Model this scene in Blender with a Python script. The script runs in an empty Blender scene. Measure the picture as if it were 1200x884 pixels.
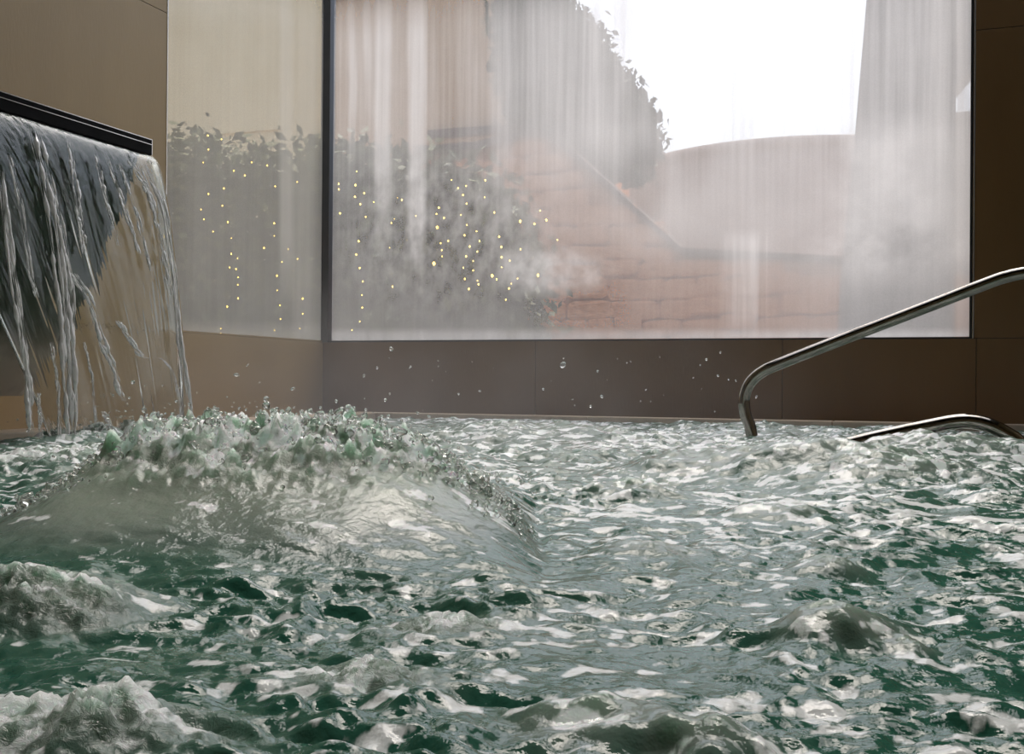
import bpy, bmesh, math, random
import numpy as np
from mathutils import Vector, Matrix

random.seed(7)
rng = np.random.default_rng(11)
SC = bpy.context.scene
COL = SC.collection

# ------------------------------------------------------------------ camera
F = 1280.0; CX, CY = 600.0, 442.0
def _n(v):
    v = np.array(v, float); return v / np.linalg.norm(v)
WY = _n((468, 8, F)); _x = -_n((-3500, -22, F)); WX = _n(_x - WY * np.dot(_x, WY)); WZ = np.cross(WX, WY)
MW = np.array([WX, WY, WZ])                 # camera (right, down, forward) -> world
EYE = np.array([0.0, 0.0, 0.2])
def ray(px, py): return MW @ _n((px - CX, py - CY, F))
def onx(px, py, x): d = ray(px, py); return EYE + d * (x - EYE[0]) / d[0]
def ony(px, py, y): d = ray(px, py); return EYE + d * (y - EYE[1]) / d[1]
def onz(px, py, z): d = ray(px, py); return EYE + d * (z - EYE[2]) / d[2]
def proj(P):
    v = (np.asarray(P, float) - EYE) @ MW
    return CX + F * v[..., 0] / v[..., 2], CY + F * v[..., 1] / v[..., 2]

cam = bpy.data.cameras.new('camera'); cam.sensor_fit = 'HORIZONTAL'; cam.sensor_width = 36.0
cam.lens = 36.0 * F / 1200.0; cam.clip_start = 0.02; cam.clip_end = 400
camo = bpy.data.objects.new('camera', cam); COL.objects.link(camo)
r_, d_, f_ = MW[:, 0], MW[:, 1], MW[:, 2]
m4 = Matrix(((r_[0], -d_[0], -f_[0], EYE[0]), (r_[1], -d_[1], -f_[1], EYE[1]), (r_[2], -d_[2], -f_[2], EYE[2]), (0, 0, 0, 1)))
camo.matrix_world = m4
SC.camera = camo

# ------------------------------------------------------------------ sky and exposure
w = bpy.data.worlds.new('sky'); SC.world = w; w.use_nodes = True
nt = w.node_tree; nt.nodes.clear()
out = nt.nodes.new('ShaderNodeOutputWorld'); bg = nt.nodes.new('ShaderNodeBackground')
sky = nt.nodes.new('ShaderNodeTexSky'); sky.sky_type = 'NISHITA'
sky.sun_disc = False; sky.sun_elevation = math.radians(66); sky.sun_rotation = math.radians(-8)
sky.dust_density = 6.0; sky.air_density = 1.0; sky.ozone_density = 1.0
hs = nt.nodes.new('ShaderNodeHueSaturation'); hs.inputs['Saturation'].default_value = 0.68
wb = nt.nodes.new('ShaderNodeMix'); wb.data_type = 'RGBA'; wb.blend_type = 'MULTIPLY'; wb.inputs[0].default_value = 1.0; wb.inputs[7].default_value = (.86, .95, 1.06, 1)
nt.links.new(sky.outputs[0], hs.inputs['Color']); nt.links.new(hs.outputs[0], wb.inputs[6]); nt.links.new(wb.outputs[2], bg.inputs['Color'])
nt.links.new(bg.outputs[0], out.inputs['Surface'])
bg.inputs['Strength'].default_value = 0.30
vs = SC.view_settings
vs.view_transform = 'Standard'; vs.look = 'None'; vs.gamma = 1.0; vs.use_curve_mapping = False
vs.exposure = 0.24

# ------------------------------------------------------------------ helpers
def obj(name, mesh, m=None, parent=None):
    o = bpy.data.objects.new(name, mesh); COL.objects.link(o)
    if m is not None and not mesh.materials: mesh.materials.append(m)
    if parent is not None: o.parent = parent
    return o
def tag(o, label=None, cat=None, group=None, kind=None):
    if label: o['label'] = label
    if cat: o['category'] = cat
    if group: o['group'] = group
    if kind: o['kind'] = kind
    return o
def empty(name, loc=(0, 0, 0)):
    o = bpy.data.objects.new(name, None); COL.objects.link(o); o.location = loc
    o.empty_display_size = 0.05; return o
def mesh_from(name, V, Fc, smooth=False):
    me = bpy.data.meshes.new(name); me.from_pydata([tuple(v) for v in V], [], Fc); me.update()
    if smooth: me.shade_smooth()
    return me
def box_me(name, x0, x1, y0, y1, z0, z1, bev=0.0):
    bm = bmesh.new(); bmesh.ops.create_cube(bm, size=1)
    for v in bm.verts:
        v.co = Vector((x0 + (v.co.x + .5) * (x1 - x0), y0 + (v.co.y + .5) * (y1 - y0), z0 + (v.co.z + .5) * (z1 - z0)))
    if bev: bmesh.ops.bevel(bm, geom=bm.edges[:], offset=bev, segments=2, profile=.6, affect='EDGES')
    me = bpy.data.meshes.new(name); bm.to_mesh(me); bm.free(); return me
def box(name, x0, x1, y0, y1, z0, z1, m, parent=None, bev=0.0):
    """box in world coordinates; under a parent it is moved into the parent's frame"""
    me = box_me(name, x0, x1, y0, y1, z0, z1, bev)
    if parent is not None: me.transform(Matrix.Translation(-Vector(parent.location)))
    return obj(name, me, m, parent)
def grid_me(name, P, closed_u=False, attrs=None, smooth=True):
    """P: (rows, cols, 3) array"""
    R, Cn = P.shape[:2]
    idx = np.arange(R * Cn).reshape(R, Cn)
    if closed_u: nx = np.roll(idx, -1, 1); a, b, c, d = idx[:-1], nx[:-1], nx[1:], idx[1:]
    else: a, b, c, d = idx[:-1, :-1], idx[:-1, 1:], idx[1:, 1:], idx[1:, :-1]
    q = np.stack([a, b, c, d], -1).reshape(-1, 4).astype(np.int32)
    return quads_me(name, P.reshape(-1, 3), q, attrs, smooth)
def quads_me(name, V, q, attrs=None, smooth=True):
    me = bpy.data.meshes.new(name)
    me.vertices.add(len(V)); me.vertices.foreach_set('co', np.ascontiguousarray(V, np.float32).ravel())
    k = q.shape[1]
    me.loops.add(q.size); me.loops.foreach_set('vertex_index', np.ascontiguousarray(q, np.int32).ravel())
    me.polygons.add(len(q)); me.polygons.foreach_set('loop_start', np.arange(0, q.size, k, dtype=np.int32))
    me.polygons.foreach_set('loop_total', np.full(len(q), k, np.int32))
    me.update(calc_edges=True); me.validate()
    if smooth: me.shade_smooth()
    for nme, arr in (attrs or {}).items():
        a = me.attributes.new(nme, 'FLOAT', 'POINT'); a.data.foreach_set('value', np.ascontiguousarray(arr, np.float32).ravel())
    return me
def tube_me(name, pts, r, seg=20, caps=True):
    pts = [Vector(p) for p in pts]; n = len(pts); rings = []
    t0 = (pts[1] - pts[0]).normalized(); up = Vector((0, 0, 1)) if abs(t0.z) < .9 else Vector((1, 0, 0))
    nrm = (up - t0 * up.dot(t0)).normalized()
    for i, p in enumerate(pts):
        t = (pts[min(i + 1, n - 1)] - pts[max(i - 1, 0)]).normalized()
        nrm = (nrm - t * nrm.dot(t)).normalized(); b = t.cross(nrm)
        rr = r[i] if hasattr(r, '__len__') else r
        rings.append([tuple(p + (nrm * math.cos(a) + b * math.sin(a)) * rr) for a in [2 * math.pi * k / seg for k in range(seg)]])
    V = [v for ring in rings for v in ring]; Fc = []
    for i in range(n - 1):
        for k in range(seg):
            Fc.append((i * seg + k, i * seg + (k + 1) % seg, (i + 1) * seg + (k + 1) % seg, (i + 1) * seg + k))
    if caps: Fc.append(tuple(range(seg))[::-1]); Fc.append(tuple((n - 1) * seg + k for k in range(seg)))
    return mesh_from(name, V, Fc, True)
def bend(pts, rad, k=10):
    """polyline with rounded corners"""
    P = [Vector(p) for p in pts]; o = [P[0]]
    for i in range(1, len(P) - 1):
        a = (P[i - 1] - P[i]); b = (P[i + 1] - P[i]); la, lb = a.length, b.length; a.normalize(); b.normalize()
        half = a.angle(b) / 2; rr = rad[i - 1] if hasattr(rad, '__len__') else rad
        t = min(rr / math.tan(half), la * .49, lb * .49)
        s, e = P[i] + a * t, P[i] + b * t
        for j in range(k + 1):
            u = j / k; o.append(s * (1 - u) ** 2 + P[i] * 2 * u * (1 - u) + e * u * u)
    o.append(P[-1]); return o

# numpy gradient noise
_perm = rng.permutation(4096); _ang = rng.random(4096) * 2 * np.pi
_gx, _gy = np.cos(_ang), np.sin(_ang)
def pnoise(x, y, seed=0):
    x = np.asarray(x, float) + seed * 17.31; y = np.asarray(y, float) + seed * 9.77
    xi = np.floor(x).astype(np.int64); yi = np.floor(y).astype(np.int64); fx, fy = x - xi, y - yi
    u = fx * fx * fx * (fx * (fx * 6 - 15) + 10); v = fy * fy * fy * (fy * (fy * 6 - 15) + 10)
    def g(ix, iy, dx, dy):
        h = _perm[(_perm[(ix + seed * 31) & 4095] + iy) & 4095]
        return _gx[h] * dx + _gy[h] * dy
    a = g(xi, yi, fx, fy); b = g(xi + 1, yi, fx - 1, fy); c = g(xi, yi + 1, fx, fy - 1); d = g(xi + 1, yi + 1, fx - 1, fy - 1)
    return ((a * (1 - u) + b * u) * (1 - v) + (c * (1 - u) + d * u) * v) * 1.5
def fbm(x, y, oct=4, seed=0):
    s = 0; a = .5; f = 1.
    for i in range(oct): s = s + a * pnoise(x * f, y * f, seed + i); a *= .5; f *= 2.03
    return s
def sstep(a, b, x):
    t = np.clip((x - a) / (b - a), 0, 1); return t * t * (3 - 2 * t)

# ------------------------------------------------------------------ materials
def mat(name):
    m = bpy.data.materials.new(name); m.use_nodes = True; t = m.node_tree; t.nodes.clear()
    o = t.nodes.new('ShaderNodeOutputMaterial'); return m, t, o
def N(t, kind, **kw):
    n = t.nodes.new(kind)
    for k, v in kw.items():
        if k in n.inputs: n.inputs[k].default_value = v
        else: setattr(n, k, v)
    return n
def L(t, a, b): t.links.new(a, b)
def ramp(t, fac, stops):
    r = t.nodes.new('ShaderNodeValToRGB'); e = r.color_ramp.elements
    while len(e) < len(stops): e.new(.5)
    for el, (p, c) in zip(e, stops): el.position = p; el.color = (*c, 1) if len(c) == 3 else c
    L(t, fac, r.inputs[0]); return r
def noisy(name, c0, c1, scale, rough=.6, bump=.0, detail=5, stretch=(1, 1, 1), metal=0.0, spec=.5, bscale=None, stops=(.35, .65)):
    m, t, o = mat(name)
    tc = N(t, 'ShaderNodeTexCoord'); mp = N(t, 'ShaderNodeMapping'); mp.inputs['Scale'].default_value = stretch
    L(t, tc.outputs['Object'], mp.inputs[0])
    nz = N(t, 'ShaderNodeTexNoise', Scale=scale, Detail=detail); L(t, mp.outputs[0], nz.inputs['Vector'])
    r = ramp(t, nz.outputs['Fac'], [(stops[0], c0), (stops[1], c1)])
    b = N(t, 'ShaderNodeBsdfPrincipled'); L(t, r.outputs[0], b.inputs['Base Color'])
    b.inputs['Roughness'].default_value = rough; b.inputs['Metallic'].default_value = metal
    b.inputs['Specular IOR Level'].default_value = spec
    if bump:
        n2 = N(t, 'ShaderNodeTexNoise', Scale=bscale or scale * 2, Detail=6); L(t, mp.outputs[0], n2.inputs['Vector'])
        bp = N(t, 'ShaderNodeBump', Strength=bump, Distance=.02); L(t, n2.outputs['Fac'], bp.inputs['Height']); L(t, bp.outputs[0], b.inputs['Normal'])
    L(t, b.outputs[0], o.inputs[0]); return m

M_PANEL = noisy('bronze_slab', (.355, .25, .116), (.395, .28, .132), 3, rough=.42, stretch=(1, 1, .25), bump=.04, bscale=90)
M_PANEL_SHADE = noisy('shaded_bronze_slab', (.15, .080, .026), (.18, .098, .034), 3, rough=.42, stretch=(1, 1, .25), bump=.04, bscale=90)  # same cladding, with the back wall's shade put into its colour
M_JOINT = noisy('joint_grout', (.05, .032, .018), (.065, .04, .022), 20, rough=.9)
M_CEIL = noisy('ceiling_paint', (.10, .075, .05), (.12, .09, .06), 2, rough=.8)
M_FLOOR = noisy('basin_tile', (.05, .12, .10), (.07, .15, .12), 4, rough=.5)
M_KERB = noisy('kerb_stone', (.46, .37, .28), (.54, .44, .34), 14, rough=.32, bump=.08)
M_BLACK = noisy('black_metal', (.003, .003, .003), (.004, .004, .004), 8, rough=.5, spec=.06)
M_STEEL = noisy('brushed_steel', (.60, .58, .55), (.68, .66, .62), 30, rough=.22, metal=1.0, stretch=(1, 1, 12))
M_CHROME = noisy('polished_steel', (.25, .235, .21), (.31, .29, .26), 12, rough=.09, metal=1.0)
M_FRAME = noisy('dark_frame', (.014, .012, .012), (.022, .018, .017), 9, rough=.4)
def m_apron():
    m, t, o = mat('wet_stone'); tc = N(t, 'ShaderNodeTexCoord'); nz = N(t, 'ShaderNodeTexNoise', Scale=4., Detail=6.); L(t, tc.outputs['Object'], nz.inputs['Vector'])
    sx = N(t, 'ShaderNodeSeparateXYZ'); L(t, tc.outputs['Object'], sx.inputs[0])
    mr = N(t, 'ShaderNodeMapRange'); L(t, sx.outputs['Z'], mr.inputs['Value']); mr.inputs['From Min'].default_value = .42; mr.inputs['From Max'].default_value = .08; mr.inputs['To Max'].default_value = .55
    ad = N(t, 'ShaderNodeMath', operation='ADD'); L(t, nz.outputs['Fac'], ad.inputs[0]); L(t, mr.outputs[0], ad.inputs[1])
    rp = ramp(t, ad.outputs[0], [(.40, (.030, .048, .030)), (.62, (.050, .070, .048)), (1.0, (.30, .29, .25))])
    bs = N(t, 'ShaderNodeBsdfPrincipled', Roughness=.45); bs.inputs['Specular IOR Level'].default_value = .2; L(t, rp.outputs[0], bs.inputs['Base Color'])
    bp = N(t, 'ShaderNodeBump', Strength=.4, Distance=.02); L(t, nz.outputs['Fac'], bp.inputs['Height']); L(t, bp.outputs[0], bs.inputs['Normal']); L(t, bs.outputs[0], o.inputs[0]); return m
M_APRON = m_apron()

# ------------------------------------------------------------------ the room
XL, YB, ZS = -3.265, 5.68, 0.42          # left wall, back wall, sill
XR, YF, ZC = 3.2, -2.6, 5.0              # right wall, wall behind the camera, ceiling
ZT = 4.7                                 # window head
bx0 = ony(387, 402, YB)[0]; bx1 = ony(1138, 398, YB)[0]
lw0 = onx(196, 100, XL)[1]; lw1 = YB - .05
jx = [ony(p, 420, YB)[0] for p in (917, 1144)]
WT = .22
def wall(name, boxes, panels, mp=M_PANEL):
    e = empty(name); tag(e, kind='structure')
    for i, b in enumerate(boxes): box('backing', *b, M_JOINT, e)
    for p in panels: box('panel', *p, mp, e, bev=.0015)
    return e
G = .0016
# back wall: parapet under the window, pier to the right, lintel above
xs = [XL, -1.94, jx[0], jx[1], 1.45, 2.4, XR]
pan = []
for a, b in zip(xs[:-1], xs[1:]): pan.append((a + G, b - G, YB, YB + .02, -.02, ZS - G))
for a, b in ((jx[1] - .02, 1.45), (1.45, 2.4), (2.4, XR)):
    for z0, z1 in ((ZS, 1.9), (1.9, 3.4), (3.4, ZC)):
        pan.append((max(a, bx1 + .012) + G, b - G, YB, YB + .02, z0 + G, z1 - G))
pan.append((XL + G, bx1 - G, YB, YB + .02, ZT + G, ZC))
wall('wall_back', [(XL - WT, XR + WT, YB + .0205, YB + WT, -1.2, ZS), (bx1 + .012, XR + WT, YB + .0205, YB + WT, ZS, ZC), (XL - WT, bx1 + .012, YB + .0205, YB + WT, ZT, ZC)], pan, M_PANEL_SHADE)
# left wall
pan = [(XL - .02, XL, lw0 + G, YB - G, -.02, ZS - G), (XL - .02, XL, 2.6 + G, lw0 - G, -.02, ZS - G)]
pan += [(XL - .02, XL, a + G, b - G, z0 + G, z1 - G) for a, b in ((2.6, lw0), (1.2, 2.6), (-.6, 1.2), (YF, -.6)) for z0, z1 in ((ZS, 1.9), (1.9, 3.4), (3.4, ZC))]
pan += [(XL - .02, XL, a + G, b - G, -.02, ZS - G) for a, b in ((1.2, 2.6), (-.6, 1.2), (YF, -.6))]
pan.append((XL - .02, XL, lw0 + G, YB, ZT + G, ZC))
wall('wall_left', [(XL - WT, XL - .0205, YF, YB, -1.2, ZS), (XL - WT, XL - .0205, YF, lw0, ZS, ZC), (XL - WT, XL - .0205, lw0, YB, ZT, ZC)], pan)
for nme, b in (('wall_right', (XR, XR + WT, YF, YB + WT, -1.2, ZC)), ('wall_front', (XL - WT, XR + WT, YF - WT, YF, -1.2, ZC))):
    tag(box(nme, *b, M_PANEL), kind='structure')
RX0, RX1, RY0, RY1 = -3.1, 2.4, 2.4, 5.45      # opening for the added, unseen rooflight
ce = empty('ceiling'); tag(ce, kind='structure')
for b_ in ((XL - WT, XR + WT, YF - WT, RY0), (XL - WT, XR + WT, RY1, YB + WT), (XL - WT, RX0, RY0, RY1), (RX1, XR + WT, RY0, RY1)):
    box('slab', *b_, ZC, ZC + .2, M_CEIL, ce)
tag(box('floor', XL - WT, XR + WT, YF - WT, YB + WT, -1.4, -1.2, M_FLOOR), kind='structure')
# pool kerb with the overflow gutter behind it: ring of stone pieces
KX, KY = -2.75, 5.36
e = empty('trim_1'); tag(e, kind='structure')
def kerb(x0, x1, y0, y1): box('kerb_stone', x0, x1, y0, y1, -.16, .020, M_KERB, e, bev=.006)
yy = [YF, -1.4, -.2, 1.0, 2.2, 3.4, 4.6, KY]
for a, b in zip(yy[:-1], yy[1:]): kerb(KX - .17, KX, a + .001, b - .001)
xx = [KX - .17, -1.55, -.35, .85, 2.05, XR]
for a, b in zip(xx[:-1], xx[1:]): kerb(a + .001, b - .001, KY, KY + .13)
box('gutter_floor', XL, KX - .16, YF, YB, -.2, -.035, M_KERB, e)
box('gutter_floor', KX - .17, XR, KY + .12, YB, -.2, -.035, M_KERB, e)

# ------------------------------------------------------------------ windows with condensation
def m_pane(name='clear_glass', tint=(1.0, .960, .915)):
    m, t, o = mat(name); tr = N(t, 'ShaderNodeBsdfTransparent'); tr.inputs[0].default_value = (*tint, 1)
    gl = N(t, 'ShaderNodeBsdfGlossy', Roughness=.02); lw = N(t, 'ShaderNodeLayerWeight', Blend=.5); pw = N(t, 'ShaderNodeMath', operation='POWER'); L(t, lw.outputs['Facing'], pw.inputs[0]); pw.inputs[1].default_value = 5.0
    fr = N(t, 'ShaderNodeMath', operation='MULTIPLY_ADD'); L(t, pw.outputs[0], fr.inputs[0]); fr.inputs[1].default_value = .9; fr.inputs[2].default_value = .04
    mx = N(t, 'ShaderNodeMixShader'); L(t, fr.outputs[0], mx.inputs[0]); L(t, tr.outputs[0], mx.inputs[1]); L(t, gl.outputs[0], mx.inputs[2])
    L(t, mx.outputs[0], o.inputs[0]); return m
def m_film():
    m, t, o = mat('condensation'); at = N(t, 'ShaderNodeAttribute', attribute_name='fog')
    tc = N(t, 'ShaderNodeTexCoord'); nz = N(t, 'ShaderNodeTexNoise', Scale=160., Detail=2.); L(t, tc.outputs['Object'], nz.inputs['Vector'])
    ma = N(t, 'ShaderNodeMath', operation='MULTIPLY_ADD'); L(t, nz.outputs['Fac'], ma.inputs[0]); ma.inputs[1].default_value = .12
    L(t, at.outputs['Fac'], ma.inputs[2])
    sb = N(t, 'ShaderNodeMath', operation='SUBTRACT', use_clamp=True); L(t, ma.outputs[0], sb.inputs[0]); sb.inputs[1].default_value = .06
    tr = N(t, 'ShaderNodeBsdfTransparent'); tl = N(t, 'ShaderNodeBsdfTranslucent'); tl.inputs[0].default_value = (.95, .945, .94, 1)
    df = N(t, 'ShaderNodeBsdfDiffuse'); df.inputs[0].default_value = (.8, .8, .8, 1)
    m1 = N(t, 'ShaderNodeMixShader'); m1.inputs[0].default_value = .22; L(t, tl.outputs[0], m1.inputs[1]); L(t, df.outputs[0], m1.inputs[2])
    m2 = N(t, 'ShaderNodeMixShader'); L(t, sb.outputs[0], m2.inputs[0]); L(t, tr.outputs[0], m2.inputs[1]); L(t, m1.outputs[0], m2.inputs[2])
    L(t, m2.outputs[0], o.inputs[0]); return m
M_PANE, M_PANE_L, M_FILM = m_pane(), m_pane('warm_light_glass', (1.0, .940, .835)), m_film()  # left pane: warm light from outdoors put into the glass colour
def blob(px, py, x, y, rx, ry, soft=.5):
    d = np.sqrt(((px - x) / rx) ** 2 + ((py - y) / ry) ** 2); return 1 - sstep(1 - soft, 1 + soft, d)
def band(px, py, x, hw, y0, y1, soft=60, edge=.6):
    d = np.abs(px - x) / hw; return (1 - sstep(1 - edge, 1 + edge * .6, d)) * sstep(y0 - soft, y0 + 1, py) * (1 - sstep(y1 - soft, y1 + soft, py))
def fog_back(P):
    px, py = proj(P); x, z = P[..., 0], P[..., 2]
    s1 = fbm(x * 9, z * .35, 4, 1); s2 = fbm(x * 40, z * .9, 3, 5); bl = fbm(x * 3, z * 3, 5, 9); fine = fbm(x * 90, z * 2.2, 2, 13)
    f = .40 + .07 * bl
    f += .22 * sstep(690, 790, px) * sstep(120, 200, py) * (1 - .5 * sstep(300, 380, py)) + .20 * sstep(560, 660, px) * (1 - sstep(690, 770, px)) * (1 - sstep(140, 260, py)) * .75
    f += (.10 * s1 + .12 * s2) * (1 - sstep(100, 300, py)) + .03 * s2 + .02 * fine
    f += .14 * sstep(520, 640, px) * (1 - sstep(700, 790, px)) * (1 - sstep(120, 260, py))
    f += .10 * blob(px, py, 700, 240, 110, 80, .6) + .13 * sstep(660, 740, px) * (1 - sstep(150, 200, py)) * (1 + .9 * s1) - .20 * blob(px, py, 760, 350, 170, 60, .6) - .16 * blob(px, py, 755, 215, 24, 50, .5) - .08 * blob(px, py, 450, 300, 110, 110, .6)
    for bx, hw, y1, a in ((413, 5, 150, .22), (430, 5, 110, .22), (449, 11, 260, .34), (488, 11, 300, .36), (588, 14, 230, .10), (628, 12, 160, .04), (735, 10, 60, .1), (812, 20, 200, -.22), (905, 30, 120, -.05), (870, 18, 400, .0)):
        f += a * band(px, py, bx + 3 * fbm(z * 2, x * 0 + bx, 2, 3), hw, -400, y1, 70)
    f += .30 * blob(px, py, 650 + 30 * bl, 322 + 20 * bl, 60, 22, .55) * (.6 + 1.2 * fbm(x * 10, z * 10, 4, 21) + .4)
    f += .20 * band(px, py, 872 + 6 * s2 * 3, 24, 285, 385, 20) * (1 + .8 * s2)
    f += .06 * blob(px, py, 1030, 230, 60, 90, .6) * (bl * 3 + .3) + .10 * blob(px, py, 1040, 290, 90, 25, .7) * (bl * 3) - .14 * blob(px, py, 1070, 350, 70, 60, .6)
    f += .10 * blob(px, py, 520, 270, 110, 80, .7) * fbm(x * 14, z * 9, 4, 33) * 3
    f += .26 * sstep(382, 394, py) * (1 + .6 * s1) + .12 * sstep(1118, 1124, px)
    f += .16 * sstep(980, 1010, px) * (1 - .6 * sstep(280, 360, py))
    f -= .25 * sstep(-120, -420, py) * 0
    top = sstep(2.15, 2.6, z)
    return np.clip(f * (1 - .92 * top), .03, .93)
def fog_left(P):
    px, py = proj(P); y, z = P[..., 1], P[..., 2]
    s1 = fbm(y * 6, z * .3, 4, 41); s2 = fbm(y * 30, z * .8, 3, 45); bl = fbm(y * 2, z * 2, 4, 49)
    f = .34 + .05 * bl + .03 * s2 + .05 * s1
    f += .20 * band(px, py, 336, 9, -400, 330, 60) + .10 * band(px, py, 358 - .02 * (py - 200), 12, -400, 420, 60)
    f += .14 * sstep(372, 392, py)
    f += .12 * (1 - sstep(0, 40, py))
    top = sstep(2.15, 2.6, z)
    return np.clip(f * (1 - .92 * top), .03, .93)

def window(name, axis, a0, a1, z0, z1, fogf, na, nz):
    e = empty(name); tag(e, kind='structure')
    fw, fd = .012, .05
    def b(nm, u0, u1, v0, v1, zz0, zz1, m):
        if axis == 'x': return box(nm, u0, u1, YB + v0, YB + v1, zz0, zz1, m, e)
        return box(nm, XL - v1, XL - v0, u0, u1, zz0, zz1, m, e)
    b('pane', a0 + fw * .5, a1 - fw * .5, .012, .024, z0 + fw * .5, z1 - fw * .5, M_PANE if axis == 'x' else M_PANE_L)
    b('frame_sill', a0, a1, .002, .05, z0, z0 + .008, M_FRAME if axis == 'x' else M_PANEL); b('frame_head', a0, a1, .002, .05, z1 - fw, z1, M_FRAME)
    if axis == 'x':
        b('frame_jamb', a1 - fw, a1, .001, .05, z0 + .008, z1 - fw, M_FRAME)
        b('edge_strip', a1, a1 + .004, -.002, .01, z0, z1, M_STEEL)
        b('corner_post', XL - .02, a0 - .008, -.015, .05, z0, z1, M_FRAME)
    else:
        b('edge_strip', a0 - .004, a0 + .002, -.002, .02, z0, z1, M_STEEL)
    A = np.linspace(a0 + .004, a1 - .010, na); 
    Zs = np.concatenate([np.linspace(z0 + .009, 2.05, nz), np.linspace(2.07, z1 - .014, 60)])
    P = np.zeros((len(Zs), na, 3)); P[..., 2] = Zs[:, None]
    if axis == 'x': P[..., 0] = A; P[..., 1] = YB + .009
    else: P[..., 1] = A; P[..., 0] = XL - .009
    obj('condensation', grid_me('condensation', P, attrs={'fog': fogf(P)}), M_FILM, e)
    return e
rl = empty('added_rooflight'); tag(rl, kind='structure')  # rooflight added out of view to light the water, foam and left wall
box('pane', RX0, RX1, RY0, RY1, ZC + .10, ZC + .112, M_PANE, rl)
for k in range(7):
    xk = RX0 + (RX1 - RX0) * k / 6; box('glazing_bar', xk - .02, xk + .02, RY0, RY1, ZC + .07, ZC + .13, M_FRAME, rl)
window('window_1', 'y', lw0, YB - .004, ZS, ZT, fog_left, 260, 260)
window('window_2', 'x', bx0, bx1 + .004, ZS, ZT, fog_back, 620, 330)

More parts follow.
